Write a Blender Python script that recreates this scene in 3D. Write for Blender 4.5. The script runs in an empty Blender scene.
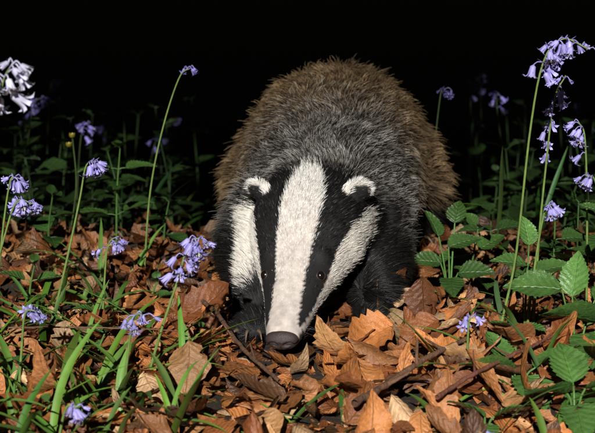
import bpy, bmesh, math, random, time
import numpy as np
from mathutils import Vector, Matrix, kdtree
from mathutils.bvhtree import BVHTree
rng=np.random.default_rng(7); random.seed(7)
SC=bpy.context.scene
def link(o,parent=None):
    SC.collection.objects.link(o)
    if parent: o.parent=parent
    return o
def empty(name):
    return link(bpy.data.objects.new(name,None))
# ------------------------------------------------------------ camera
cam=bpy.data.cameras.new("camera"); cam.lens=93; cam.sensor_width=36; cam.clip_end=500; cam.clip_start=.05
co=link(bpy.data.objects.new("camera",cam)); co.location=(0,-2,.58); co.rotation_euler=(math.radians(78),0,0); SC.camera=co
cam.dof.use_dof=True; cam.dof.focus_distance=1.95; cam.dof.aperture_fstop=11
SC.view_settings.view_transform='Standard'; SC.view_settings.look='None'; SC.view_settings.exposure=0
# ------------------------------------------------------------ light
EL=math.radians(27); AZ=math.radians(7)   # light arrives from behind the viewer, a little from the left
D=Vector((math.sin(AZ)*math.cos(EL),math.cos(AZ)*math.cos(EL),-math.sin(EL)))
sl=bpy.data.lights.new("sun",'SUN'); sl.energy=5.0; sl.angle=math.radians(.6); sl.color=(1,.97,.93)
so=link(bpy.data.objects.new("sun",sl)); so.rotation_euler=D.to_track_quat('-Z','Y').to_euler(); so.location=(-1,-6,4)
w=bpy.data.worlds.new("World"); SC.world=w; w.use_nodes=True
nt=w.node_tree; bg=nt.nodes["Background"]; sky=nt.nodes.new("ShaderNodeTexSky"); sky.sky_type='NISHITA'; sky.sun_disc=False
sky.sun_elevation=EL; sky.sun_rotation=math.pi+AZ; nt.links.new(sky.outputs[0],bg.inputs[0]); bg.inputs[1].default_value=.0005
# ------------------------------------------------------------ materials
def new_mat(name):
    m=bpy.data.materials.new(name); m.use_nodes=True
    return m,m.node_tree,m.node_tree.nodes["Principled BSDF"]
def M(nt,op,a,b=None,clamp=False):
    n=nt.nodes.new("ShaderNodeMath"); n.operation=op; n.use_clamp=clamp
    for i,v in enumerate((a,b)):
        if v is None: continue
        if isinstance(v,(int,float)): n.inputs[i].default_value=v
        else: nt.links.new(v,n.inputs[i])
    return n.outputs[0]
def mixc(nt,f,a,b,mode='MIX'):
    n=nt.nodes.new("ShaderNodeMix"); n.data_type='RGBA'; n.blend_type=mode
    for s,v in ((n.inputs[0],f),(n.inputs[6],a),(n.inputs[7],b)):
        if isinstance(v,(int,float)): s.default_value=v
        elif isinstance(v,tuple): s.default_value=(*v,1)
        else: nt.links.new(v,s)
    return n.outputs[2]
def noise(nt,scale,detail=4,rough=.6,src='Object'):
    tc=nt.nodes.new("ShaderNodeTexCoord"); n=nt.nodes.new("ShaderNodeTexNoise")
    n.inputs['Scale'].default_value=scale; n.inputs['Detail'].default_value=detail; n.inputs['Roughness'].default_value=rough
    nt.links.new(tc.outputs[src],n.inputs['Vector']); return n.outputs['Fac']
def attr(nt,name='col'):
    a=nt.nodes.new("ShaderNodeAttribute"); a.attribute_name=name; return a.outputs['Color']
def bump(nt,h,strength,dist,bsdf):
    b=nt.nodes.new("ShaderNodeBump"); b.inputs['Strength'].default_value=strength; b.inputs['Distance'].default_value=dist
    nt.links.new(h,b.inputs['Height']); nt.links.new(b.outputs[0],bsdf.inputs['Normal'])
def vein_mat(name,nveins,vein_gain,rough,spots,bump_d,slant=1.3,vstr=.75,blotch=None,crumple=0):
    m,nt,b=new_mat(name)
    uv=nt.nodes.new("ShaderNodeUVMap"); uv.uv_map="UVMap"; sp=nt.nodes.new("ShaderNodeSeparateXYZ"); nt.links.new(uv.outputs[0],sp.inputs[0])
    n1=noise(nt,spots,5,.65); n2=noise(nt,spots*6,3,.6); n3=noise(nt,spots*1.7,6,.7)
    s=M(nt,'ABSOLUTE',M(nt,'SUBTRACT',M(nt,'MULTIPLY',sp.outputs[0],2.0),1.0)); t=sp.outputs[1]
    ph=M(nt,'SUBTRACT',M(nt,'MULTIPLY',t,float(nveins)),M(nt,'MULTIPLY',s,slant))
    ph=M(nt,'ADD',ph,M(nt,'MULTIPLY',n1,.9))
    fr=M(nt,'ABSOLUTE',M(nt,'SUBTRACT',M(nt,'FRACT',ph),.5))
    side=M(nt,'SUBTRACT',1.0,M(nt,'MULTIPLY',fr,11.0),True)
    mid=M(nt,'SUBTRACT',1.0,M(nt,'MULTIPLY',s,15.0),True)
    v=M(nt,'MAXIMUM',M(nt,'MULTIPLY',side,.7),mid)
    c=attr(nt)
    k=M(nt,'ADD',M(nt,'MULTIPLY',n1,1.3),.35)
    k=M(nt,'MULTIPLY',k,M(nt,'ADD',M(nt,'MULTIPLY',n2,.6),.7))
    c1=mixc(nt,1.0,c,k,'MULTIPLY')
    if blotch: 
        c1=mixc(nt,M(nt,'MULTIPLY',M(nt,'SUBTRACT',n3,.57,True),6.0,True),c1,blotch)
    g=mixc(nt,1.0,c1,(vein_gain,vein_gain,vein_gain*.9),'MULTIPLY')
    c2=mixc(nt,M(nt,'MULTIPLY',v,vstr),c1,g)
    nt.links.new(c2,b.inputs['Base Color']); b.inputs['Roughness'].default_value=rough
    b.inputs['Specular IOR Level'].default_value=.45
    h=M(nt,'ADD',M(nt,'MULTIPLY',fr,1.2),M(nt,'MULTIPLY',n2,.8))
    h=M(nt,'SUBTRACT',h,M(nt,'MULTIPLY',mid,.8))
    if crumple: h=M(nt,'ADD',h,M(nt,'MULTIPLY',n3,crumple))
    bump(nt,h,.8,bump_d,b)
    return m
MAT_LITTER=vein_mat("dead_leaf",8,.62,.40,26,.0012,2.0,.45,(.13,.05,.02),4.5)
MAT_HERB=vein_mat("green_leaf",7,1.5,.40,35,.0016,1.6)
def blade_mat():
    m,nt,b=new_mat("grass_blade"); c=attr(nt)
    uv=nt.nodes.new("ShaderNodeUVMap"); uv.uv_map="UVMap"; sp=nt.nodes.new("ShaderNodeSeparateXYZ"); nt.links.new(uv.outputs[0],sp.inputs[0])
    st=M(nt,'SINE',M(nt,'MULTIPLY',sp.outputs[0],45.0)); n1=noise(nt,50)
    k=M(nt,'ADD',M(nt,'MULTIPLY',st,.1),M(nt,'ADD',M(nt,'MULTIPLY',n1,.8),.6))
    nt.links.new(mixc(nt,1.0,c,k,'MULTIPLY'),b.inputs['Base Color']); b.inputs['Roughness'].default_value=.45; return m
MAT_BLADE=blade_mat()
def plain_attr(name,rough,nscale=90,amp=.6,sss=0):
    m,nt,b=new_mat(name); c=attr(nt); n1=noise(nt,nscale)
    k=M(nt,'ADD',M(nt,'MULTIPLY',n1,amp*2),1-amp)
    nt.links.new(mixc(nt,1.0,c,k,'MULTIPLY'),b.inputs['Base Color']); b.inputs['Roughness'].default_value=rough
    return m
MAT_STEM=plain_attr("stem",.45)
MAT_PETAL=plain_attr("petal",.5,200,.3)
def bark(name,c1,c2,sc):
    m,nt,b=new_mat(name); n1=noise(nt,sc,6,.7); n2=noise(nt,sc*5,3)
    nt.links.new(mixc(nt,M(nt,'MULTIPLY',M(nt,'SUBTRACT',n1,.3,True),2.2,True),c1,c2),b.inputs['Base Color']); b.inputs['Roughness'].default_value=.8
    bump(nt,M(nt,'ADD',n1,n2),.8,.003,b); return m
MAT_TWIG=bark("twig_bark",(.07,.035,.02),(.26,.13,.07),60)
MAT_TWIGR=bark("red_twig_bark",(.08,.028,.016),(.28,.10,.06),60)
MAT_TRUNK=bark("tree_bark",(.05,.045,.035),(.13,.12,.1),12)
def soil():
    m,nt,b=new_mat("soil"); n1=noise(nt,14,8,.7); n2=noise(nt,120,4,.7)
    c=mixc(nt,n1,(.012,.008,.005),(.05,.03,.017)); c=mixc(nt,M(nt,'GREATER_THAN',n2,.60),c,(.09,.05,.025))
    nt.links.new(c,b.inputs['Base Color']); b.inputs['Roughness'].default_value=.95
    bump(nt,M(nt,'ADD',n1,M(nt,'MULTIPLY',n2,.4)),1,.012,b); return m
MAT_SOIL=soil()
# ------------------------------------------------------------ batch mesh builder
class Batch:
    def __init__(s): s.v=[];s.f=[];s.uv=[];s.c=[];s.m=[];s.n=0
    def add(s,P,col,mi=0,uvs=None):
        P=np.asarray(P,float)
        if P.ndim==3: P=P[None]
        N,R,C,_=P.shape
        idx=np.arange(N*R*C).reshape(N,R,C)+s.n
        q=np.stack([idx[:,:-1,:-1],idx[:,:-1,1:],idx[:,1:,1:],idx[:,1:,:-1]],-1).reshape(-1,4)
        u,v=np.meshgrid(np.linspace(0,1,C),np.linspace(0,1,R))
        uv=np.broadcast_to(np.stack([u,v],-1),(N,R,C,2)).reshape(-1,2)
        col=np.asarray(col,float)
        if col.ndim==1: col=np.broadcast_to(col,(N,3))
        if col.ndim==2: col=np.broadcast_to(col[:,None,None,:],(N,R,C,3))
        s.v.append(P.reshape(-1,3)); s.f.append(q); s.uv.append(uv); s.c.append(col.reshape(-1,3)); s.m.append(np.full(len(q),mi)); s.n+=N*R*C
    def build(s,name,mats,parent=None):
        V=np.concatenate(s.v);F=np.concatenate(s.f);UV=np.concatenate(s.uv);Cc=np.concatenate(s.c);MI=np.concatenate(s.m).astype(np.int32)
        me=bpy.data.meshes.new(name); me.vertices.add(len(V)); me.vertices.foreach_set('co',V.astype(np.float32).ravel())
        me.loops.add(F.size); me.loops.foreach_set('vertex_index',F.ravel().astype(np.int32))
        me.polygons.add(len(F)); me.polygons.foreach_set('loop_start',np.arange(0,F.size,4,dtype=np.int32))
        me.polygons.foreach_set('material_index',MI)
        me.update(calc_edges=True)
        ul=me.uv_layers.new(name="UVMap"); ul.data.foreach_set('uv',UV[F.ravel()].astype(np.float32).ravel())
        a=me.attributes.new('col','FLOAT_COLOR','POINT'); a.data.foreach_set('color',np.c_[Cc,np.ones(len(Cc))].astype(np.float32).ravel())
        me.polygons.foreach_set('use_smooth',np.ones(len(F),bool))
        for m in mats: me.materials.append(m)
        me.update()
        return link(bpy.data.objects.new(name,me),parent)
MATS=[MAT_STEM,MAT_PETAL,MAT_HERB,MAT_BLADE,MAT_LITTER]
# ------------------------------------------------------------ terrain : a bank, far side shaped to drop away and keep the background dark
def gh(x,y):
    x=np.asarray(x,float);y=np.asarray(y,float)
    h=.010*np.sin(x*7.1+1.3)*np.cos(y*6.3+.4)+.006*np.sin(x*17+y*9)+.004*np.cos(x*23-y*19+2)
    h*=np.exp(-((x/6)**2+(y/8)**2))
    k=(y-.60)/.08; sp=np.where(k>20,k,np.log1p(np.exp(np.clip(k,-30,20))))*.08
    return h-.27*sp
def ground():
    def ax(a,b,n,far):
        c=np.linspace(a,b,n); e=np.geomspace(.1,far,28); return np.r_[(a-e)[::-1],c,b+e]
    X=ax(-1.6,1.6,150,250);Y=ax(-1.6,3.2,190,250)
    xx,yy=np.meshgrid(X,Y); zz=gh(xx,yy)
    b=Batch(); b.add(np.stack([xx,yy,zz],-1),(1,1,1)); return b.build("ground",[MAT_SOIL])
ground()
# ------------------------------------------------------------ helpers
def rots(yaw,pitch,roll):
    cy,sy=np.cos(yaw),np.sin(yaw);cp,sp=np.cos(pitch),np.sin(pitch);cr,sr=np.cos(roll),np.sin(roll);o=np.zeros_like(yaw);i=o+1
    Rz=np.stack([np.stack([cy,-sy,o],-1),np.stack([sy,cy,o],-1),np.stack([o,o,i],-1)],-2)
    Rx=np.stack([np.stack([i,o,o],-1),np.stack([o,cp,-sp],-1),np.stack([o,sp,cp],-1)],-2)
    Ry=np.stack([np.stack([cr,o,sr],-1),np.stack([o,i,o],-1),np.stack([-sr,o,cr],-1)],-2)
    return Rz@Rx@Ry
def A4(a,N): 
    return np.broadcast_to(np.asarray(a,float),(N,)).reshape(N,1,1)
def leaf_local(N,L,W,R=9,C=7,roll=0,curl=0,cup=0,rip=0,serr=0,nser=11,peak=.8,quilt=0,nv=7,hook=0,crum=0):
    t=np.linspace(0,1,R)[None,:,None]; s=np.linspace(-1,1,C)[None,None,:]
    L=A4(L,N);W=A4(W,N);roll=A4(roll,N)+1e-3;curl=A4(curl,N);cup=A4(cup,N);rip=A4(rip,N);hook=A4(hook,N)
    prof=np.clip(np.sin(np.pi*np.clip(t,0,1)**peak),0,1)**.85+.012
    if serr: prof=prof*(1+serr*(((t*nser)%1)-.5)*1.0)
    if crum: prof=prof*(1+.12*rng.normal(0,1,(N,R,C)))
    w=W*prof
    ang=roll*s
    x=w*np.sin(ang)/roll; z=w*(1-np.cos(ang))/roll
    z=z+cup*np.abs(s)*w
    ph=rng.uniform(0,6.28,(N,1,1))
    z=z+rip*L*np.sin(t*9+ph+s*1.5)*np.abs(s)+rip*L*.6*np.sin(t*5+ph*2)*s
    if quilt: z=z+quilt*L*(.5-np.abs(((t*nv-np.abs(s)*1.6)%1)-.5))*-1*(1-np.abs(s)**4)
    y=L*t*(1-.35*curl**2*t**2)+0*s; z=z-curl*L*t**2
    x=x+hook*L*t**2
    if crum:
        z=z+crum*L*rng.normal(0,1,(N,R,C)); x=x+crum*.5*L*rng.normal(0,1,(N,R,C))
    return np.stack(np.broadcast_arrays(x,y,z),-1)
def place(P,Rm,pos): return np.einsum('nij,nrcj->nrci',Rm,P)+np.asarray(pos)[:,None,None,:]
def catmull(pts,n):
    p=np.asarray(pts,float); p=np.vstack([2*p[0]-p[1],p,2*p[-1]-p[-2]]); out=[]
    segs=len(p)-3
    for u in np.linspace(0,segs-1e-6,n):
        i=int(u);f=u-i;a,b,c,d=p[i:i+4]
        out.append(.5*((2*b)+(c-a)*f+(2*a-5*b+4*c-d)*f*f+(3*b-a-3*c+d)*f**3))
    return np.array(out)
def tube(pts,rad,C=8):
    pts=np.asarray(pts,float); n=len(pts); rad=np.broadcast_to(rad,(n,))
    T=np.gradient(pts,axis=0); T/=np.linalg.norm(T,axis=1)[:,None]+1e-9
    ref=np.array([.31,.9,.2]) ; ref/=np.linalg.norm(ref)
    if abs(T.mean(0)@ref)>.9: ref=np.array([1,0,0.])
    U=np.cross(T,ref);U/=np.linalg.norm(U,axis=1)[:,None]+1e-9; Vv=np.cross(T,U)
    a=np.linspace(0,2*np.pi,C+1)
    return pts[:,None,:]+rad[:,None,None]*(np.cos(a)[None,:,None]*U[:,None,:]+np.sin(a)[None,:,None]*Vv[:,None,:])
def frame_from_dir(d):
    d=np.asarray(d,float);d/=np.linalg.norm(d); r=np.array([0,0,1.]) if abs(d[2])<.9 else np.array([1.,0,0])
    x=np.cross(d,r);x/=np.linalg.norm(x);y=np.cross(d,x); return np.stack([x,y,d],-1)
def bell(b,pos,d,L,col,op=1.0):
    R,C=9,4
    t=np.linspace(0,1,R); r=np.interp(t,[0,.12,.45,.65,.85,1],[.06,.20,.25,.29,.31+.20*op,.32+.42*op])*L
    z=np.interp(t,[0,.12,.45,.68,.86,1],[0,.10,.45,.74,.86,.86-.12*op])*L
    hw=np.interp(t,[0,.4,.65,.88,1],[1.05,1.0,.74,.52,.04])*np.pi/6
    s=np.linspace(-1,1,C)
    k=np.arange(6)*np.pi/3+random.random()
    a=k[:,None,None]+hw[None,:,None]*s[None,None,:]
    rr=r[None,:,None]*(1-.08*np.abs(s)[None,None,:])*(1+np.random.RandomState(random.randint(0,9999)).normal(0,.08,(6,1,1))*(t**3)[None,:,None])
    P=np.stack([rr*np.cos(a),rr*np.sin(a),np.broadcast_to(z[None,:,None],a.shape)],-1)
    Fm=frame_from_dir(d); P=P@Fm.T+np.asarray(pos)
    c=np.asarray(col)[None,None,None,:]*np.ones((6,R,C,1))
    mid=np.exp(-(s/.35)**2)[None,None,:,None]; c=c*(1-.3*mid)
    tipw=np.clip((t-.6)/.4,0,1)[None,:,None,None]; c=c*(1-tipw*.35)+tipw*.35*np.minimum(1,np.asarray(col)*1.25+.08)
    b.add(P,c,1)
    if op>.4:
        for q in (0,2.1,4.2):
            p0=np.array(pos)+Fm@np.array([math.cos(q)*.1*L,math.sin(q)*.1*L,.55*L]); p1=np.array(pos)+Fm@np.array([math.cos(q)*.13*L,math.sin(q)*.13*L,.80*L])
            b.add(tube([p0,(p0+p1)/2,p1],.05*L,5),(.55,.52,.42),0)
def bluebell_into(b,pts,nb,col,rad=.0015,span=.3,size=.018,side=(1,0),stemcol=(.15,.23,.055),cc=7):
    S=catmull(pts,28); n=len(S)
    b.add(tube(S,np.linspace(rad*1.25,rad*.55,n),cc),stemcol,0)
    for i in range(nb):
        f=1-span*(i/(max(nb-1,1)))+random.uniform(-.015,.015); f=min(max(f,0),1)
        p=S[int(f*(n-1))]
        a=math.atan2(side[1],side[0])+random.uniform(-1.5,1.5)+(math.pi if random.random()<.28 else 0)
        o=np.array([math.cos(a),math.sin(a),.0]); 
        young=max(0,1-(i/(nb*.35))) if nb>3 else 0
        sz=size*random.uniform(.8,1.15)*(1-.35*young)
        pl=random.uniform(.004,.011)
        up=random.uniform(-.001,.006)
        q1=p+o*pl*.7+np.array([0,0,up]); q2=p+o*pl*1.2+np.array([0,0,up-.004])
        b.add(tube(catmull([p,q1,q2],5),.0007,5),np.array(col)*.7,0)
        d=o*random.uniform(.25,1.5)+np.array([0,0,-1.])+np.array([random.uniform(-.3,.3),random.uniform(-.3,.3),0]) if young<.5 else o*.9+np.array([0,0,-.4])
        cj=np.array(col)*random.uniform(.7,1.25)
        bell(b,q2,d,sz,cj,op=max(.0,random.uniform(.5,1.2)*(1-young)))
        b.add(place(leaf_local(1,.009,.0011,4,3),rots(np.array([a-1.57]),np.array([.5]),np.array([0.])),p[None]),np.array(col)*.6,0)
def blades_into(b,x,y,L,W,yaw,lean,bend,col,R=12,C=5,z=None):
    N=len(x); t=np.linspace(0,1,R)[None,:,None]; s=np.linspace(-1,1,C)[None,None,:]
    L=A4(L,N);W=A4(W,N);lean=A4(lean,N);bend=A4(bend,N)
    th=lean+bend*t
    dt=1/(R-1); yy=np.cumsum(np.sin(th)*L*dt,axis=1)-np.sin(th[:,:1])*L*dt; zz=np.cumsum(np.cos(th)*L*dt,axis=1)-np.cos(th[:,:1])*L*dt
    w=W*np.clip(np.minimum(1,(1-t)*2.6),0,1)**.7*np.minimum(1,.55+t*2)+.0002
    wig=rng.normal(0,.03,(N,1,1))*L*np.sin(t*4+rng.uniform(0,6,(N,1,1)))
    X=s*w+wig; Z=zz+np.abs(s)*w*.35*np.sin(th); Y=yy-np.abs(s)*w*.35*np.cos(th)
    P=np.stack(np.broadcast_arrays(X,Y,Z),-1)
    z=gh(x,y) if z is None else z
    P=place(P,rots(np.asarray(yaw),np.zeros(N),np.zeros(N)),np.stack([x,y,z],-1))
    b.add(P,col,3)
def one_leaf(b,p,yw,pit,rol,l,wd,col,R=37,C=11,droop=.25,serr=.2):
    P=leaf_local(1,l,wd,R,C,roll=.3,curl=droop,cup=.12,rip=.018,serr=serr,nser=R//3,peak=.68,quilt=.03,hook=random.uniform(-.08,.08))
    b.add(place(P,rots(np.array([yw]),np.array([pit]),np.array([rol])),np.asarray(p)[None]),col,2)
def herb_into(b,base,height,LL,lean=(0,0),nodes=3,col=(.05,.11,.025),R=34,C=9,yaw0=0,droop=.25,narrow=.3,serr=.22):
    base=np.array([base[0],base[1],float(gh(base[0],base[1]))-.003])
    top=base+np.array([lean[0],lean[1],height]); mid=(base+top)/2+np.array([lean[0]*-.2,lean[1]*-.2,height*.05])
    S=catmull([base,mid,top],14); b.add(tube(S,np.linspace(.0020,.0011,14),7),np.array(col)*1.6,0)
    for k in range(nodes):
        f=1-.62*k/max(nodes-1,1) if nodes>1 else 1
        p=S[int(f*13)]
        l=LL*(.55+.55*min(1,k/1.5)) 
        for j in (0,1):
            yw=yaw0+k*math.pi/2+j*math.pi+random.uniform(-.3,.3)
            pit=random.uniform(.05,.5)*(1 if k else 1.5)
            dirv=np.array([-math.sin(yw)*math.cos(pit),math.cos(yw)*math.cos(pit),math.sin(pit)])
            pe=p+dirv*l*.22
            b.add(tube(catmull([p,(p+pe)/2+[0,0,.001],pe],4),.0008,5),np.array(col)*1.6,0)
            cj=np.array(col)*random.uniform(.75,1.35)
            one_leaf(b,pe,yw,pit,random.uniform(-.35,.35),l*random.uniform(.85,1.1),l*narrow*random.uniform(.9,1.1),cj,R,C,droop*random.uniform(.5,1.5),serr)
# ------------------------------------------------------------ leaf litter
def litter():
    b=Batch()
    pal=np.array([(.54,.22,.072),(.48,.18,.052),(.36,.125,.038),(.60,.31,.125),(.22,.083,.034),(.12,.055,.026),(.64,.40,.21),(.52,.20,.06),(.32,.105,.034),(.46,.19,.07)])
    def scatter(N,xr,yr,Lr,zr,Rr,Cc,tilt=.28,dark=1,crum=.012,clear=False):
        x=rng.uniform(*xr,N);y=rng.uniform(*yr,N)
        if clear:   # the animal's snout has pushed the loose leaves aside
            k=~((((x+.018)/.060)**2+((y+.21)/.085)**2<1)|((np.abs(x-.01)<.09)&(y>-.16)&(y<.1)))
            x,y=x[k],y[k]; N=len(x)
        L=rng.uniform(*Lr,N)
        W=L*rng.uniform(.24,.42,N)
        P=leaf_local(N,L,W,Rr,Cc,roll=rng.normal(0,1.0,N),curl=rng.normal(.0,.4,N),cup=rng.normal(0,.2,N),rip=rng.uniform(.01,.08,N),peak=.8,hook=rng.normal(0,.15,N),crum=crum)
        P[...,1]-=L[:,None,None]*.5
        pit=rng.normal(0,tilt,N);rol=rng.normal(0,tilt,N)
        near=((x+.018)/.10)**2+((y+.25)/.16)**2<1
        pit=np.where(near,pit*.5,pit); rol=np.where(near,rol*.5,rol)
        st=(rng.random(N)<.14)&~near; pit=np.where(st,pit+rng.uniform(-1,1,N),pit)
        z=gh(x,y)+rng.uniform(*zr,N)+L*.22*np.abs(np.sin(pit))
        falloff=np.interp(y,[.05,.55],[1,.38])  # leaf colours darken with distance, painting in the light falloff
        col=pal[rng.integers(0,len(pal),N)]*rng.uniform(.45,1.15,(N,1))*dark*falloff[:,None]
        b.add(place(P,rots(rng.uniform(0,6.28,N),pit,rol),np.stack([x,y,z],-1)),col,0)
    scatter(4200,(-.75,.8),(-.75,.62),(.024,.052),(-.002,.008),9,7,.20)
    scatter(1150,(-.75,.8),(-.75,.52),(.03,.06),(.008,.024),13,9,.36,1,.009,True)
    scatter(170,(-.5,.55),(-.6,-.02),(.05,.080),(.016,.032),17,11,.34,1.05,.006,True)
    scatter(34,(.06,.34),(-.38,-.12),(.06,.088),(.024,.036),17,11,.28,1.12,.006,True)
    scatter(2200,(-2.5,2.5),(-2,3.5),(.04,.065),(-.002,.012),5,5,.25,.5)
    return b.build("leaf_litter",[MAT_LITTER])
litter()
# ------------------------------------------------------------ grass and bluebell blades
def blades():
    b=Batch(); 
    def sc(N,xr,yr,Lr,Wr,col,lean=(.1,.8),bend=(.3,1.4)):
        x=rng.uniform(*xr,N);y=rng.uniform(*yr,N)
        c=np.array(col)*rng.uniform(.4,1.25,(N,1))*np.array([1,1,1])+rng.normal(0,.008,(N,3)); c=np.clip(c,.005,1)
        blades_into(b,x,y,rng.uniform(*Lr,N),rng.uniform(*Wr,N),rng.uniform(0,6.28,N),rng.uniform(*lean,N),rng.uniform(*bend,N),c)
    sc(120,(-.46,-.13),(-.55,-.16),(.06,.17),(.0022,.0055),(.13,.26,.04),(.2,.9),(.4,1.4))
    sc(34,(-.5,-.22),(-.16,.25),(.06,.14),(.0025,.0045),(.08,.17,.03))
    sc(20,(-.12,.2),(-.5,-.34),(.05,.11),(.0025,.005),(.12,.24,.04),(.7,1.25),(.2,.9))
    sc(36,(.2,.5),(-.5,.1),(.06,.15),(.0025,.005),(.11,.22,.04))
    sc(25,(.3,.6),(.1,.6),(.08,.2),(.002,.0045),(.045,.10,.02))
    sc(170,(-1.5,-.25),(.5,2.4),(.06,.2),(.002,.005),(.022,.05,.010))  # background blades, here and below, have shade put into their colour
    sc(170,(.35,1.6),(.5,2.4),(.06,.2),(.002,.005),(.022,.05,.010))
    return b.build("grass",MATS)
blades()
# ------------------------------------------------------------ bluebells
LIL=(.40,.36,.80); LIL_LIT=(.74,.72,.94); LIL_SHADE=(.15,.125,.38)  # bright and dark lilac paint in near glare and far shade
def bluebell(pts,nb,col=LIL,**k):
    pts=[list(p) for p in pts]; pts[0][2]=float(gh(pts[0][0],pts[0][1]))-.005
    b=Batch(); bluebell_into(b,pts,nb,col,**k); 
    bx,by=pts[0][0],pts[0][1]; n=3
    blades_into(b,np.full(n,bx)+rng.normal(0,.006,n),np.full(n,by)+rng.normal(0,.006,n),rng.uniform(.08,.14,n),rng.uniform(.0028,.0048,n),rng.uniform(0,6.28,n),rng.uniform(.3,.9,n),rng.uniform(.5,1.4,n),np.array([(.10,.20,.032)])*rng.uniform(.5,1.1,(n,1)))
    return b.build("bluebell",MATS)
bluebell([(-.240,.33,0),(-.228,.33,.12),(-.207,.33,.22),(-.180,.33,.30),(-.161,.33,.316)],4,(.3,.26,.72),span=.10,size=.011,rad=.0013)
bluebell([(-.332,-.054,0),(-.300,-.054,.11),(-.281,-.054,.19),(-.272,-.055,.232),(-.260,-.06,.240)],8,span=.18)
bluebell([(-.405,-.15,0),(-.385,-.15,.08),(-.362,-.15,.16),(-.345,-.15,.205),(-.325,-.15,.203)],9,span=.27)
bluebell([(-.345,-.5,0),(-.325,-.5,.18),(-.302,-.5,.31),(-.290,-.5,.39),(-.278,-.5,.415)],14,LIL_LIT,span=.30,size=.020,side=(.6,-1),rad=.0012)
bluebell([(-.183,-.298,0),(-.158,-.298,.08),(-.138,-.298,.14),(-.124,-.298,.184),(-.106,-.30,.196)],14,span=.42,size=.017,side=(1,-.6))
bluebell([(-.292,.15,0),(-.28,.15,.05),(-.27,.15,.085),(-.257,.15,.094)],4,span=.25,size=.014)
bluebell([(-.20,-.35,0),(-.19,-.35,.07),(-.182,-.35,.115),(-.17,-.35,.117)],6,span=.35,size=.013)
bluebell([(-.325,-.3,0),(-.318,-.3,.06),(-.312,-.3,.105),(-.298,-.3,.108)],6,span=.35,size=.014)
bluebell([(-.25,-.5,0),(-.243,-.5,.04),(-.236,-.5,.062),(-.226,-.5,.062)],5,span=.3,size=.015)
bluebell([(-.40,-.06,0),(-.385,-.06,.12),(-.37,-.06,.21),(-.36,-.06,.218)],6,span=.2,size=.016)
bluebell([(-.27,.05,0),(-.265,.05,.06),(-.26,.05,.10),(-.25,.05,.105)],4,span=.3,size=.013)
bluebell([(.240,-.163,0),(.256,-.163,.07),(.269,-.163,.147),(.281,-.163,.296),(.294,-.163,.378),(.316,-.163,.406),(.347,-.163,.394)],17,span=.34,size=.016,side=(1,-.4))
bluebell([(.318,0,0),(.322,0,.12),(.328,0,.22),(.336,0,.31),(.35,0,.343)],12,span=.42,size=.015)
bluebell([(.40,.05,0),(.395,.05,.14),(.388,.05,.25),(.378,.05,.275)],7,span=.4,size=.016,side=(-1,0))
bluebell([(.42,.0,0),(.41,.0,.12),(.395,.0,.20),(.382,.0,.21)],5,span=.3,size=.016,side=(-1,0))
bluebell([(.30,-.05,0),(.31,-.05,.1),(.320,-.05,.17),(.329,-.05,.182)],5,span=.25,size=.015)
bluebell([(.197,-.28,0),(.198,-.28,.05),(.199,-.28,.088),(.203,-.28,.095)],3,span=.3,size=.013)
bluebell([(.185,-.47,0),(.188,-.47,.02),(.192,-.47,.028)],3,span=.4,size=.012)
bluebell([(.23,.62,0),(.235,.62,.12),(.245,.62,.235),(.252,.62,.245)],5,(.06,.05,.16),span=.3,size=.013,stemcol=(.025,.04,.012))  # flower and stem colours darkened as painted background shade
# ------------------------------------------------------------ leafy herbs
def herb(*a,**k):
    b=Batch(); herb_into(b,*a,**k); return b.build("nettle_plant",MATS)
def broad(base,leaves,col=(.070,.155,.035)):
    b=Batch(); bs=np.array([base[0],base[1],float(gh(*base))])
    for p,yw,pit,rol,l,wd,g in leaves:
        p=np.array(p,float); m=(bs+p)/2+np.array([0,0,.012])
        b.add(tube(catmull([bs,m,p],10),np.linspace(.0016,.0010,10),7),np.array(col)*1.3,0)
        one_leaf(b,p,yw,pit,rol,l,wd,np.array(col)*g,droop=.18)
    return b.build("dog_mercury_plant",MATS)
R_=math.radians
# yaw: 0 = pointing away, 90 = pointing left, -90 = right, 180 = towards viewer
broad((.345,-.17),[((.375,-.19,.062),R_(105),.35,.55,.095,.036,.85),((.340,-.16,.088),R_(-25),1.1,.0,.062,.019,1.4),((.325,-.17,.10),R_(85),.10,-.5,.072,.024,.9),((.36,-.2,.05),R_(170),-.1,.1,.075,.03,.8),((.37,-.15,.08),R_(-70),.3,.2,.07,.026,.8)])
broad((.25,-.33),[((.245,-.33,.045),R_(100),.35,.5,.068,.026,1.1),((.26,-.33,.04),R_(190),-.25,0,.060,.025,1.0),((.27,-.33,.05),R_(-60),.45,-.4,.062,.024,1.2),((.24,-.31,.05),R_(30),.7,.1,.05,.018,1.1)])
broad((.30,-.42),[((.29,-.42,.05),R_(120),.3,.4,.065,.026,1.1),((.31,-.42,.055),R_(-100),.3,-.3,.065,.025,1.1),((.30,-.40,.055),R_(10),.7,.0,.06,.023,1.1),((.30,-.43,.04),R_(180),-.3,.0,.055,.023,1.0)])
broad((.20,-.44),[((.20,-.44,.03),R_(60),.4,.4,.045,.017,1.2),((.21,-.44,.03),R_(-80),.4,-.4,.045,.017,1.3),((.20,-.45,.025),R_(170),-.1,.0,.04,.016,1.2)])
broad((.30,-.04),[((.303,-.04,.125),R_(15),1.15,.2,.042,.015,1.3),((.30,-.05,.10),R_(95),.3,-.3,.05,.017,.9),((.31,-.05,.09),R_(-80),.3,.3,.055,.019,.8)])
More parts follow.
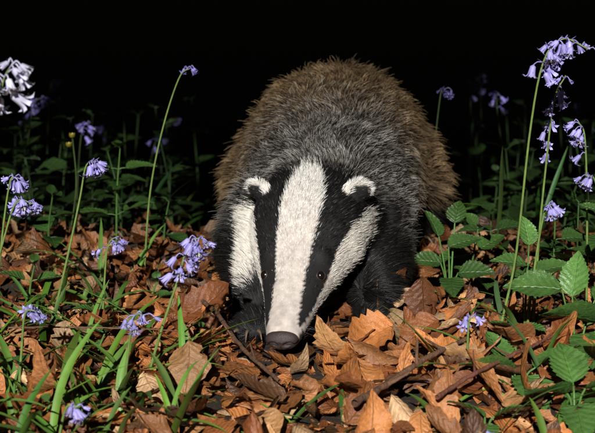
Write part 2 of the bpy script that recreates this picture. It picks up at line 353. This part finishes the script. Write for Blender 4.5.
broad((.215,.10),[((.198,.10,.105),R_(35),1.0,.3,.044,.016,.6),((.212,.10,.09),R_(-75),.35,.4,.050,.018,.6),((.20,.09,.07),R_(100),.2,-.5,.045,.017,.6),((.225,.09,.055),R_(-110),.2,.5,.052,.020,.55),((.215,.08,.050),R_(175),-.2,.0,.045,.018,.55),((.222,.12,.12),R_(-20),.9,.0,.04,.015,.5)])
herb((.25,.16),.11,.055,(.01,0),3,(.04,.09,.018),yaw0=.6,narrow=.36)
herb((.16,.0),.035,.045,(.0,-.01),2,(.045,.10,.02),yaw0=1.2,narrow=.36)
herb((.27,-.17),.055,.06,(.0,-.01),2,(.055,.13,.028),yaw0=1.3,narrow=.38)
herb((.37,-.33),.07,.08,(-.01,-.01),2,(.055,.13,.028),yaw0=.5,narrow=.40)
herb((.43,.0),.16,.06,(-.02,.0),4,(.04,.09,.02),yaw0=.9)
herb((.36,.10),.13,.055,(.0,.0),4,(.035,.08,.018),yaw0=.3,narrow=.36)
herb((.42,.25),.12,.06,(.0,.0),4,(.025,.06,.014),yaw0=.7,narrow=.36)  # rear herbs are darker copies, light falloff painted into the colour
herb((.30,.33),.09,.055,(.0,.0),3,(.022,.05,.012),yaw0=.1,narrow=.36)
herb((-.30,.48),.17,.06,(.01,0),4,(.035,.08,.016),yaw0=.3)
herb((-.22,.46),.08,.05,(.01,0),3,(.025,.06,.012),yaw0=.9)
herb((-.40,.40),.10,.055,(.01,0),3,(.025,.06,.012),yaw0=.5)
herb((-.27,-.02),.05,.035,(.01,0),3,(.06,.13,.028),yaw0=.5,narrow=.4)
herb((-.21,.12),.04,.035,(.01,0),2,(.05,.11,.022),yaw0=.2,narrow=.4)
herb((-.38,.1),.07,.045,(.01,0),3,(.05,.11,.022),yaw0=.2)
herb((-.25,-.16),.04,.04,(.01,0),2,(.06,.13,.028),yaw0=.9,narrow=.4)
herb((-.33,-.30),.05,.045,(.01,0),2,(.06,.13,.03),yaw0=.3,narrow=.4)
herb((-.28,-.40),.04,.045,(.01,0),2,(.06,.14,.03),yaw0=.8,narrow=.4)
herb((-.13,-.12),.03,.03,(.01,0),2,(.06,.13,.028),yaw0=.2)
def undergrowth():  # plant colours darkened to paint in the unlit background
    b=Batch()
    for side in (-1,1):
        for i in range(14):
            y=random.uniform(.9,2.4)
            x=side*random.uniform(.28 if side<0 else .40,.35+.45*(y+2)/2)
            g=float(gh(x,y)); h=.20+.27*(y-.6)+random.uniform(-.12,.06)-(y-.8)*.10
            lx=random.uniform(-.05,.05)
            bluebell_into(b,[(x,y,g-.01),(x+lx*.3,y,g+h*.5),(x+lx*.8,y,g+h*.93),(x+lx+.012,y,g+h)],random.randint(4,8),LIL_SHADE,span=.35,size=.016,cc=5,stemcol=(.025,.045,.011))
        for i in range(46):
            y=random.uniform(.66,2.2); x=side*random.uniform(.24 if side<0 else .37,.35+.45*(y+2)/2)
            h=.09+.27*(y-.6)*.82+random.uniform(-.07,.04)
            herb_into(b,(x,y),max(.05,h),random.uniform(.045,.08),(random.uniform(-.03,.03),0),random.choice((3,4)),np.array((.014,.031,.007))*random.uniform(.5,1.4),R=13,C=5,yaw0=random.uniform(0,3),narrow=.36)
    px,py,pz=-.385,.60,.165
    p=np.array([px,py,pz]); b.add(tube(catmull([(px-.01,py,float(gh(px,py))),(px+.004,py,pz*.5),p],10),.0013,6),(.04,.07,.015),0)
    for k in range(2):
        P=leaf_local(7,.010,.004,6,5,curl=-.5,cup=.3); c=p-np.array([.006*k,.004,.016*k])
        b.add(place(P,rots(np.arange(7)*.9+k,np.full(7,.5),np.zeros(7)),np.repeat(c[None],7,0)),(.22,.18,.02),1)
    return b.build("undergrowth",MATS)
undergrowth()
# ------------------------------------------------------------ twigs
def twig(pts,r0,r1,mat=MAT_TWIG,side=True):
    S=catmull(pts,40); S+=rng.normal(0,1,S.shape)*r0*.12
    b=Batch(); r=np.linspace(r0,r1,40)*(1+.12*np.sin(np.arange(40)*1.7)); b.add(tube(S,r,9),(.1,.05,.03),0)
    if side:
        for i in (12,22,31):
            d=np.array([random.uniform(-1,1),random.uniform(-1,1),random.uniform(.1,.6)]);d/=np.linalg.norm(d)
            b.add(tube(catmull([S[i],S[i]+d*.012,S[i]+d*.03+[0,0,.002]],7),np.linspace(r1,r1*.4,7),6),(.1,.05,.03),0)
    return b.build("twig",[mat])
twig([(-.135,.0,.045),(-.10,-.12,.052),(-.065,-.26,.052),(-.02,-.38,.050)],.0032,.0022)
twig([(.06,-.44,.045),(.10,-.38,.048),(.15,-.31,.056),(.20,-.25,.060)],.0044,.0028,MAT_TWIG)
twig([(.15,-.42,.045),(.20,-.37,.058),(.26,-.31,.065),(.30,-.26,.066)],.0028,.0018,MAT_TWIGR)
twig([(-.42,-.19,.055),(-.30,-.19,.057),(-.2,-.19,.055),(-.14,-.185,.05)],.0012,.0008,MAT_TWIG,False)
# ------------------------------------------------------------ added unseen tree, boughs shaped to shade the wood behind
def tree():
    e=empty("shade_tree")
    b=Batch(); base=np.array([2.7,-.5,float(gh(2.7,-.5))-.1])
    top=np.array([2.5,-.5,4.2]); b.add(tube(catmull([base,(2.65,-.5,1.4),(2.6,-.45,2.6),top],30),np.linspace(.16,.05,30)*(1+.5*np.exp(-np.arange(30)/2.0)),20),(.1,.1,.1),0)
    tips=[]
    for i in range(16):
        z=random.uniform(1.5,3.6); s=np.array([2.65,-.5,z])
        en=np.array([random.uniform(-2.2,1.9),random.uniform(-1.0,.1),z+random.uniform(-.3,.3)]); en[2]=max(en[2],1.45)
        m=(s+en)/2+np.array([0,0,random.uniform(.1,.35)])
        S=catmull([s,m,en],16); b.add(tube(S,np.linspace(.035,.006,16),8),(.1,.1,.1),0)
        tips+= [S[6],S[10],S[13],S[15]]
        for j in (6,9,12,14):
            q=S[j]+rng.normal(0,.25,3)*[1,1,.5]; q[2]=max(q[2],1.35)
            b.add(tube(catmull([S[j],(S[j]+q)/2,q],6),np.linspace(.008,.003,6),5),(.1,.1,.1),0); tips.append(q)
    b.build("shade_trunk_and_limbs",[MAT_TRUNK],e)
    b=Batch(); N=11000; T=np.array(tips)
    P1=T[rng.integers(0,len(T),3000)]+rng.normal(0,.22,(3000,3))*[1,1,.7]
    P2=np.stack([rng.uniform(-2.3,2.4,N),rng.uniform(-1.05,.1,N),rng.uniform(1.0,3.0,N)],-1)
    Pp=np.concatenate([P1,P2])
    mid=np.exp(-((Pp[:,0]+.12)/.30)**4)
    zl=(1.03+mid*.30+.05*np.sin(Pp[:,0]*9))-.51*(Pp[:,1]+1)
    Pp=Pp[Pp[:,2]>np.maximum(zl,.62)]
    n=len(Pp); P=leaf_local(n,rng.uniform(.06,.10,n),rng.uniform(.024,.038,n),4,3,curl=.15,cup=.2)
    b.add(place(P,rots(rng.uniform(0,6.28,n),rng.normal(-.3,.7,n),rng.normal(0,.6,n)),Pp),np.array([(.05,.10,.02)])*rng.uniform(.6,1.3,(n,1)),0)
    b.build("shade_crown",[MAT_HERB],e)
tree()
# ============================================================ BADGER
BG=empty("badger")
bm=bmesh.new()
def loft(rings,nseg=36,sup=2.2):
    loops=[]
    for c,S,U,wd,ht,hb in rings:
        lp=[]
        for k in range(nseg):
            a=2*math.pi*k/nseg; ca,sa=math.cos(a),math.sin(a)
            x=math.copysign(abs(ca)**(2/sup),ca)*wd; y=math.copysign(abs(sa)**(2/sup),sa)*(ht if sa>0 else hb)
            lp.append(bm.verts.new(Vector(c)+Vector(S)*x+Vector(U)*y))
        loops.append(lp)
    for a,b2 in zip(loops[:-1],loops[1:]):
        for k in range(nseg): bm.faces.new((a[k],a[(k+1)%nseg],b2[(k+1)%nseg],b2[k]))
    bm.faces.new(loops[0][::-1]); bm.faces.new(loops[-1])
def ell(c,r,rot=None):
    mtx=Matrix.Translation(c)@(rot.to_4x4() if rot else Matrix.Identity(4))@Matrix.Diagonal((*r,1))
    bmesh.ops.create_uvsphere(bm,u_segments=24,v_segments=16,radius=1,matrix=mtx)
TR=np.array([(-.035,.014,.062,.188,.075),(.02,.024,.078,.212,.055),(.10,.038,.100,.240,.045),(.20,.048,.117,.262,.05),(.32,.055,.130,.284,.05),(.44,.060,.136,.294,.052),(.55,.065,.128,.289,.06),(.63,.070,.104,.271,.075),(.69,.073,.075,.238,.10),(.725,.075,.04,.20,.14)])
yy=np.linspace(-.035,.725,26); rings=[]
for y in yy:
    cx,hw,zt,zb=[float(np.interp(y,TR[:,0],TR[:,i])) for i in (1,2,3,4)]
    cz=zb+(zt-zb)*.43; rings.append(((cx,y,cz),(1,0,0),(0,0,1),hw,zt-cz,cz-zb))
loft(rings,sup=2.08)
P0=Vector((.021,.020,.154)); NT=Vector((-.020,-.200,.037)); A=(NT-P0); HL=A.length; A.normalize()
S=A.cross(Vector((0,0,1))).normalized(); S=-S if S.x<0 else S
S=(S+Vector((0,-.10,0))).normalized(); S=(S-A*S.dot(A)).normalized()
H=S.cross(A); H=-H if H.z<0 else H
HT=[-.15,0,.12,.28,.42,.55,.68,.80,.90,.97,1.0]
HWd=[.067,.076,.078,.071,.058,.046,.036,.0295,.025,.021,.015]
HUp=[.060,.064,.066,.062,.053,.043,.033,.025,.020,.016,.010]
HDn=[.055,.060,.060,.054,.045,.037,.031,.026,.022,.016,.010]
rings=[]
for t in np.linspace(-.15,1,34):
    wd,hu,hd=[float(np.interp(t,HT,q)) for q in (HWd,HUp,HDn)]
    rings.append((P0+A*(HL*t),S,H,wd,hu,hd))
loft(rings,sup=2.1)
for sg in (-1,1):
    ell(P0+A*HL*.22+S*sg*.047-H*.004,(.026,.042,.034),None)
    ell(P0+A*HL*.46+S*sg*.030+H*.027,(.017,.020,.014),None)
    ell(P0+A*HL*.90+S*sg*.009-H*.006,(.013,.017,.012),None)
ell(P0+A*HL*.70-H*.027,(.019,.048,.012),Matrix.Rotation(0,3,'X'))
EARS=[]
for sg,rx in ((-1,.016),(1,.019)):
    c=P0+A*HL*.02+S*sg*.068+H*.046
    up=(H*.8+S*sg*.45).normalized(); fw=(A*.9+S*sg*.25); fw=(fw-up*fw.dot(up)).normalized(); lt=up.cross(fw)
    R3=Matrix((lt,fw,up)).transposed()
    ell(c,(rx,.008,.019),R3); EARS.append((c,up,lt,fw,rx))
def limb(pts,rs):
    P=catmull(pts,18); R=np.interp(np.linspace(0,1,18),np.linspace(0,1,len(rs)),rs)
    for p,r in zip(P,R): ell(Vector(p),(r,r*1.12,r))
PAWS=[]
def paw(c,yaw):
    ell(Vector(c)+Vector((0,0,.018)),(.028,.036,.018))
    for k in range(5):
        a=(k-2)*.32+yaw; p=Vector(c)+Vector((math.sin(a)*.036,-math.cos(a)*.040,.013)); ell(p,(.0075,.014,.009),Matrix.Rotation(-a,3,'Z')); PAWS.append((p,a))
limb([(-.040,.10,.14),(-.062,.075,.10),(-.060,.01,.065),(-.060,-.01,.025)],[.050,.044,.032,.026]); paw((-.060,-.035,.006),-.1)
limb([(.100,.12,.14),(.110,.10,.10),(.105,.02,.065),(.102,0,.025)],[.052,.046,.033,.026]); paw((.102,-.025,.006),.1)
limb([(-.02,.52,.14),(-.05,.46,.10),(-.045,.56,.06),(-.05,.49,.022)],[.072,.06,.03,.026]); paw((-.05,.46,.012),0)
limb([(.16,.54,.14),(.180,.48,.10),(.175,.58,.06),(.18,.51,.022)],[.066,.057,.03,.026]); paw((.18,.48,.012),0)
limb([(.076,.70,.20),(.08,.76,.19),(.08,.81,.15),(.08,.84,.12)],[.035,.026,.020,.010])
me=bpy.data.meshes.new("badger_base"); bm.normal_update(); bm.to_mesh(me); bm.free()
tmp=link(bpy.data.objects.new("body",me))
md=tmp.modifiers.new("r",'REMESH'); md.mode='VOXEL'; md.voxel_size=.0045
sm=tmp.modifiers.new("s",'SMOOTH'); sm.factor=.5; sm.iterations=9
dg=bpy.context.evaluated_depsgraph_get(); dg.update()
me2=bpy.data.meshes.new_from_object(tmp.evaluated_get(dg)); 
tmp.modifiers.clear(); tmp.data=me2; me2.name="body"; tmp.parent=BG; body=tmp
nv=len(me2.vertices); V=np.empty(nv*3,np.float32); me2.vertices.foreach_get('co',V); V=V.reshape(-1,3).astype(float)
me2.calc_loop_triangles(); nt_=len(me2.loop_triangles); TRI=np.empty(nt_*3,np.int32); me2.loop_triangles.foreach_get('vertices',TRI); TRI=TRI.reshape(-1,3)
VN=np.empty(nv*3,np.float32); me2.vertices.foreach_get('normal',VN); VN=VN.reshape(-1,3).astype(float)
bvh=BVHTree.FromPolygons([tuple(v) for v in V],[tuple(int(i) for i in t) for t in TRI])
An,Sn,Hn,P0n=[np.array(q) for q in (A,S,H,P0)]
def surf(t,s):
    o=P0+A*HL*t+S*s+H*.3; r=bvh.ray_cast(o,-H); return r[0],r[1]
EYES=[surf(.59,-.0360),surf(.59,.0360)]
EYEP=np.array([list(e[0]) for e in EYES])
def classify(P,nrm,jit=0):
    n=len(P); q=P-P0n; t=q@An/HL; s=q@Sn; h=q@Hn
    j=rng.normal(0,1,n)*jit
    s_=np.abs(s+j*.0016); tt=t+j*.01
    wd=np.interp(t,HT,HWd); hu=np.interp(t,HT,HUp)
    phi=np.degrees(np.arctan2(np.abs(s)/wd,h/hu))+j*3.0
    ishead=(t>-.28)&(P[:,1]<.085)&(np.abs(s)<np.interp(t,[-.3,.3,.6,1],[.105,.098,.075,.06]))&(h>np.interp(t,[-.3,.3,1],[-.07,-.075,-.06]))
    w=np.interp(tt,[-.25,-.10,.0,.15,.4,.65,.80,.9,1.05],[.006,.013,.020,.026,.0245,.0185,.018,.019,.03])
    po=np.interp(tt,[-.3,0,.25,.45,.62,.78,.88,.95],[112,82,61,62,76,80,72,40])
    pc=np.interp(tt,[-.25,-.12,.05,.4,.75,.9,1],[60,92,114,122,122,118,120])
    kind=np.full(n,3)  # 0 white stripe 1 black 2 cheek 3 body 4 ear 5 ear rim
    kh=np.where(s_<w,0,np.where(phi<po,1,np.where(phi<pc,2,1)))
    kh=np.where((h<0)&(kh==0),np.where(t>.8,2,1),kh)
    kh=np.where((tt>.92)&(phi<pc),0,kh)
    kind=np.where(ishead,kh,kind)
    fade=rng.random(n) if jit else np.full(n,.5)
    back=np.interp(t,[-.26,-.06],[0,1])
    kind=np.where(ishead&(fade>back)&(h>-.02),3,kind)
    near_ear=np.zeros(n,bool); tip=np.zeros(n,bool)
    for c,up,lt,fw,rx in EARS:
        d=P-np.array(c); u=d@np.array(up); l=d@np.array(lt); f=d@np.array(fw)
        e=(np.abs(l)<rx*1.25)&(np.abs(f)<.014)&(u>-.004)&(u<.035)
        near_ear|=e; tip|=e&(((u/.020)**2+(l/rx)**2)>.45)
    kind=np.where(near_ear,4,kind); kind=np.where(tip,5,kind)
    return t,s,h,phi,kind,near_ear
def body_cols(P,nrm,n):
    g=np.clip((P[:,1]-.15)/.19+rng.normal(0,.28,n)+.3*np.clip((P[:,0]-.12)/.06,0,1),0,1)[:,None]
    under=np.clip((.125-P[:,2])/.05,0,1)
    chest=np.clip((.10-P[:,1])/.06,0,1)*np.clip((.19-P[:,2])/.04,0,1)
    under=np.clip(np.maximum(under,chest)+np.clip((-.15-nrm[:,2])*3,0,1),0,1)[:,None]
    r=rng.random((n,1))
    base=(1-g)*np.array((.15,.135,.12))+g*np.array((.22,.14,.068))
    band=(1-g)*np.array((.014,.013,.012))+g*np.array((.026,.016,.009))
    tip=(1-g)*np.array((.78,.74,.67))+g*np.array((.64,.44,.23))
    tip=tip*(.14+1.15*r)
    blk=np.array((.010,.009,.008))
    return base*(1-under)+blk*under, band*(1-under)+blk*under, tip*(1-under)+blk*1.6*under, under[:,0]
t,s,h,phi,kind,ne=classify(V,VN,0)
ba,bb,bt,_=body_cols(V,VN,nv)
sk=(ba*.25+bb*.4)
sk=np.where((kind==0)[:,None]|(kind==2)[:,None]|(kind==5)[:,None],np.array((.54,.48,.43)),sk)
sk=np.where((kind==1)[:,None]|(kind==4)[:,None],np.array((.010,.009,.009)),sk)
lip=((t>.90)&(h<.004)); sk=np.where(lip[:,None],np.array((.045,.03,.028)),sk)
a=me2.attributes.new('col','FLOAT_COLOR','POINT'); a.data.foreach_set('color',np.c_[sk,np.ones(nv)].astype(np.float32).ravel())
me2.polygons.foreach_set('use_smooth',np.ones(len(me2.polygons),bool)); me2.materials.clear(); me2.materials.append(plain_attr("badger_skin",.8))
tv=V[TRI]; area=.5*np.linalg.norm(np.cross(tv[:,1]-tv[:,0],tv[:,2]-tv[:,0]),axis=1); cen=tv.mean(1)
hd=((cen-P0n)@An/HL>-.25)&(cen[:,1]<.06); wgt=area*np.where(hd,4.5,1.0)
wgt*=np.where((cen[:,1]>.45)&(cen[:,2]<.12),.4,1)
NH=200000
ti=rng.choice(len(tv),NH,p=wgt/wgt.sum()); u=rng.random((NH,1));v=rng.random((NH,1)); fl=(u+v)>1; u=np.where(fl,1-u,u);v=np.where(fl,1-v,v)
P=tv[ti,0]*(1-u-v)+tv[ti,1]*u+tv[ti,2]*v
nn=VN[TRI[ti]]; Nn=nn[:,0]*(1-u-v)+nn[:,1]*u+nn[:,2]*v; Nn/=np.linalg.norm(Nn,axis=1)[:,None]+1e-9
t,s,h,phi,kind,ne=classify(P,Nn,1)
keep=np.ones(NH,bool)
for e in EYEP: keep&=np.linalg.norm(P-e,axis=1)>.0058
keep&=~((t>.96))
P,Nn,t,s,h,phi,kind,ne=[q[keep] for q in (P,Nn,t,s,h,phi,kind,ne)]; n=len(P)
flow_body=np.array([0,1.,-.25])+np.c_[np.clip((P[:,0]-.05)*2.2,-.6,.6),np.zeros(n),np.zeros(n)]
flow_head=-An[None]+Sn[None]*(np.sign(s)*np.clip(np.abs(s)*14-.15,0,1.1))[:,None]-Hn[None]*np.clip((phi-50)/60,0,1)[:,None]*.4
hb=np.clip(np.interp(t,[-.3,.1],[0,1])*(P[:,1]<.1),0,1)[:,None]
hb=np.where(kind[:,None]==3,hb*.6,np.maximum(hb,.5))
fl=flow_body*(1-hb)+flow_head*hb
wv=np.stack([np.sin(P[:,1]*31+P[:,2]*17)+.6*np.sin(P[:,0]*83),np.sin(P[:,0]*37+P[:,2]*11+1)+.6*np.cos(P[:,1]*71),np.cos(P[:,0]*23-P[:,1]*29)],-1)
fl=fl+wv*np.where(kind==3,.24,.11)[:,None]
fl=fl-Nn*(fl*Nn).sum(1)[:,None]; fl/=np.linalg.norm(fl,axis=1)[:,None]+1e-9
Lh=np.interp(t,[-.25,0,.3,.55,.8,.95],[.028,.015,.0095,.0065,.0045,.0025])
Lh=np.where((kind==2)&(t<.55),np.interp(t,[0,.55],[.021,.010]),Lh); Lh=np.where((kind==1)&(phi>100),.016,Lh)
Lh=np.where(kind==4,.006,Lh); Lh=np.where(kind==5,.009,Lh)
Lb=np.interp(P[:,1],[0,.12,.35,.6],[.026,.034,.042,.044]); Lb=np.where(P[:,2]<.05,.014,Lb)
L=np.where(kind==3,Lb,Lh)*rng.uniform(.55,1.15,n)
stray=(rng.random(n)<.06)&(kind==3); L=np.where(stray,L*1.2,L)
de=np.min(np.linalg.norm(P[:,None,:]-EYEP[None],axis=2),axis=1); L*=np.clip((de-.003)/.014,.25,1)
lift=np.where(kind==3,.46,np.where(kind==2,.30,.24)); lift=np.where(kind==5,.8,lift)+rng.normal(0,.09,n)+np.where(stray,.3,0)
lift=np.clip(lift,.08,2)
dirv=Nn*lift[:,None]+fl+rng.normal(0,1,(n,3))*np.where(kind==3,.17,.12)[:,None]; dirv/=np.linalg.norm(dirv,axis=1)[:,None]
K=5; uu=np.linspace(0,1,K)
grav=np.where(kind==3,.28,.04)
bendv=(fl*.35-Nn*.20)+np.array([0,0,-1.])*grav[:,None]
PT=P[:,None,:]-Nn[:,None,:]*.001+(dirv*L[:,None])[:,None,:]*uu[None,:,None]+(bendv*L[:,None])[:,None,:]*(uu**2)[None,:,None]*.55
nc=8500; ci=rng.choice(n,nc,replace=False); kd=kdtree.KDTree(nc)
for i,c in enumerate(ci): kd.insert(P[c],i)
kd.balance()
near=np.array([kd.find(p)[1] for p in P]); cc=ci[near]
off=PT[cc]-PT; sameh=(kind==kind[cc]).astype(float)
amt=(uu**1.5)[None,:,None]*(np.where(kind==3,.68,.34)*sameh*rng.uniform(.3,1.1,n)*np.where(stray,.2,1))[:,None,None]
PT=PT+off*amt
c0,c1,c2,und=body_cols(P,Nn,n); r=rng.random((n,1))
COL=np.zeros((n,K,3))
for k,(wa,wb,wc) in enumerate([(1,0,0),(.55,.45,0),(.03,.97,0),(0,.62,.38),(0,0,1)]): COL[:,k]=c0*wa+c1*wb+c2*wc
cl_v=rng.uniform(.60,1.40,nc)[near]; COL*=cl_v[:,None,None]; COL=np.minimum(COL,.92)
hv=rng.uniform(.90,1.04,nc)[near][:,None]
Wc=np.array((.94,.92,.87))*(.78+.24*r)*hv; Wc=Wc*np.where(rng.random((n,1))<.04,.35,1); Wc=np.minimum(Wc,.95)
ck=Wc*np.array((.95,.93,.89)); bk=np.array((.010,.009,.009))*(.6+1.2*r)+np.where(rng.random((n,1))<.04,.10,0)
ring=np.exp(-(de/.010)**2)[:,None]; bk=bk+ring*np.array((.05,.040,.033))*r
bk=bk+np.clip((t-.76)/.18,0,1)[:,None]*np.array((.11,.098,.088))*r
muz=np.clip((t-.80)/.15,0,1)[:,None]; Wm=Wc*(1-muz*np.clip(np.abs(s)/.03,0,1)[:,None]*.5)*(1-.55*np.clip((t-.88)/.07,0,1)[:,None])
for kd_,cv in ((0,Wm),(1,bk),(2,ck),(4,bk),(5,Wc)): 
    mk=(kind==kd_); COL[mk]=cv[mk][:,None,:]
cv=bpy.data.hair_curves.new("fur"); cv.add_curves([K]*n)
cv.attributes['position'].data.foreach_set('vector',PT.astype(np.float32).ravel()) if 'position' in cv.attributes else cv.position_data.foreach_set('vector',PT.astype(np.float32).ravel())
rr=np.where(kind==3,.00035,.00024)[:,None]*np.array([1,1,.9,.65,.12])[None]
ra=cv.attributes.get('radius') or cv.attributes.new('radius','FLOAT','POINT'); ra.data.foreach_set('value',rr.astype(np.float32).ravel())
ca=cv.attributes.new('col','FLOAT_COLOR','POINT'); ca.data.foreach_set('color',np.concatenate([COL,np.ones((n,K,1))],2).astype(np.float32).ravel())
fm,fnt,fb=new_mat("badger_fur"); fnt.links.new(attr(fnt),fb.inputs['Base Color']); fb.inputs['Roughness'].default_value=.40; fb.inputs['Specular IOR Level'].default_value=.35
cv.materials.append(fm); link(bpy.data.objects.new("fur",cv),BG)
def simple(name,c,rough,coat=0):
    m,nt,b=new_mat(name); n1=noise(nt,60); k=mixc(nt,n1,tuple(x*.6 for x in c),tuple(min(1,x*1.3) for x in c)); nt.links.new(k,b.inputs['Base Color']); b.inputs['Roughness'].default_value=rough; b.inputs['Coat Weight'].default_value=coat; return m,nt,b
ME,_,eb=simple("eye",(.010,.006,.005),.16,1.0); eb.inputs['Coat Roughness'].default_value=.15
MN,mnt,mb=simple("nose_skin",(.055,.036,.034),.42)
bump(mnt,noise(mnt,900,3),.8,.0010,mb); MC,_,_=simple("claw",(.20,.14,.09),.4)
def obj_from_bm(bm_,name,mat):
    m_=bpy.data.meshes.new(name); bm_.to_mesh(m_); bm_.free(); m_.polygons.foreach_set('use_smooth',np.ones(len(m_.polygons),bool)); m_.materials.append(mat)
    return link(bpy.data.objects.new(name,m_),BG)
for i,(p,nr) in enumerate(EYES):
    b_=bmesh.new(); bmesh.ops.create_uvsphere(b_,u_segments=24,v_segments=16,radius=.0064,matrix=Matrix.Translation(p-nr*.0010)); obj_from_bm(b_,"eye_%d"%(i+1),ME)
    lid=Batch(); a=np.linspace(0,2*np.pi,25); Fm=frame_from_dir(np.array(nr)); ring=np.array(p)+np.array(nr)*.0004+(np.stack([np.cos(a)*.0070,np.sin(a)*.0056,0*a],-1))@Fm.T
    lid.add(tube(ring,.0012,8),(.036,.027,.024),0); lid.build("eyelid_%d"%(i+1),[MAT_STEM],BG)
b_=bmesh.new(); bmesh.ops.create_icosphere(b_,subdivisions=5,radius=1)
for vtx in b_.verts:
    c=vtx.co.copy(); x,y,z=c.x,c.y,c.z
    x*=1-.35*max(0,-z)
    for sg in (-1,1):
        d=math.hypot(x-sg*.42,z-.02)
        if y>0: y-=.95*math.exp(-(d/.19)**2)
        d2=math.hypot(x-sg*.68,z+.20)
        if y>0: y-=.30*math.exp(-(d2/.15)**2)
    if y>0: y-=.14*math.exp(-(x/.06)**2)*(1 if z<.3 else .3)
    z2=z*(.85 if z>0 else .9)
    vtx.co=P0+A*(HL*.968)+H*.0025+S*(x*.0205)+A*(y*.0125)+H*(z2*.0150)
obj_from_bm(b_,"nose",MN)
mt=Batch(); pts=[P0+A*HL*.84+S*-.024-H*.014,P0+A*HL*.92+S*-.016-H*.0175,P0+A*HL*.955-H*.0165,P0+A*HL*.92+S*.016-H*.0175,P0+A*HL*.84+S*.024-H*.014]
mt.add(tube(catmull([tuple(p) for p in pts],20),.0012,8),(.02,.014,.014),0); mt.build("mouth",[MAT_STEM],BG)
cl=Batch()
for p,a_ in PAWS:
    f=Vector((math.sin(a_),-math.cos(a_),0)); q=[p+f*.010+Vector((0,0,.002)),p+f*.020+Vector((0,0,.002)),p+f*.031-Vector((0,0,.007))]
    cl.add(tube(catmull([tuple(x) for x in q],9),np.linspace(.0028,.0004,9),8),(.3,.22,.15),0)
cl.build("claws",[MC],BG)
wh=Batch()
for sg in (-1,1):
    for k in range(7):
        s0=P0+A*HL*random.uniform(.82,.92)+S*sg*.024+H*random.uniform(-.008,.006); e_=s0+S*sg*random.uniform(.025,.04)+A*random.uniform(-.01,.02)-H*random.uniform(0,.025)
        m_=(s0+e_)/2+H*.004; wh.add(tube(catmull([tuple(s0),tuple(m_),tuple(e_)],8),np.linspace(.00018,.00006,8),4),(.03,.027,.025),0)
wh.build("whiskers",[MAT_STEM],BG)
print("verts",nv,"hairs",n)
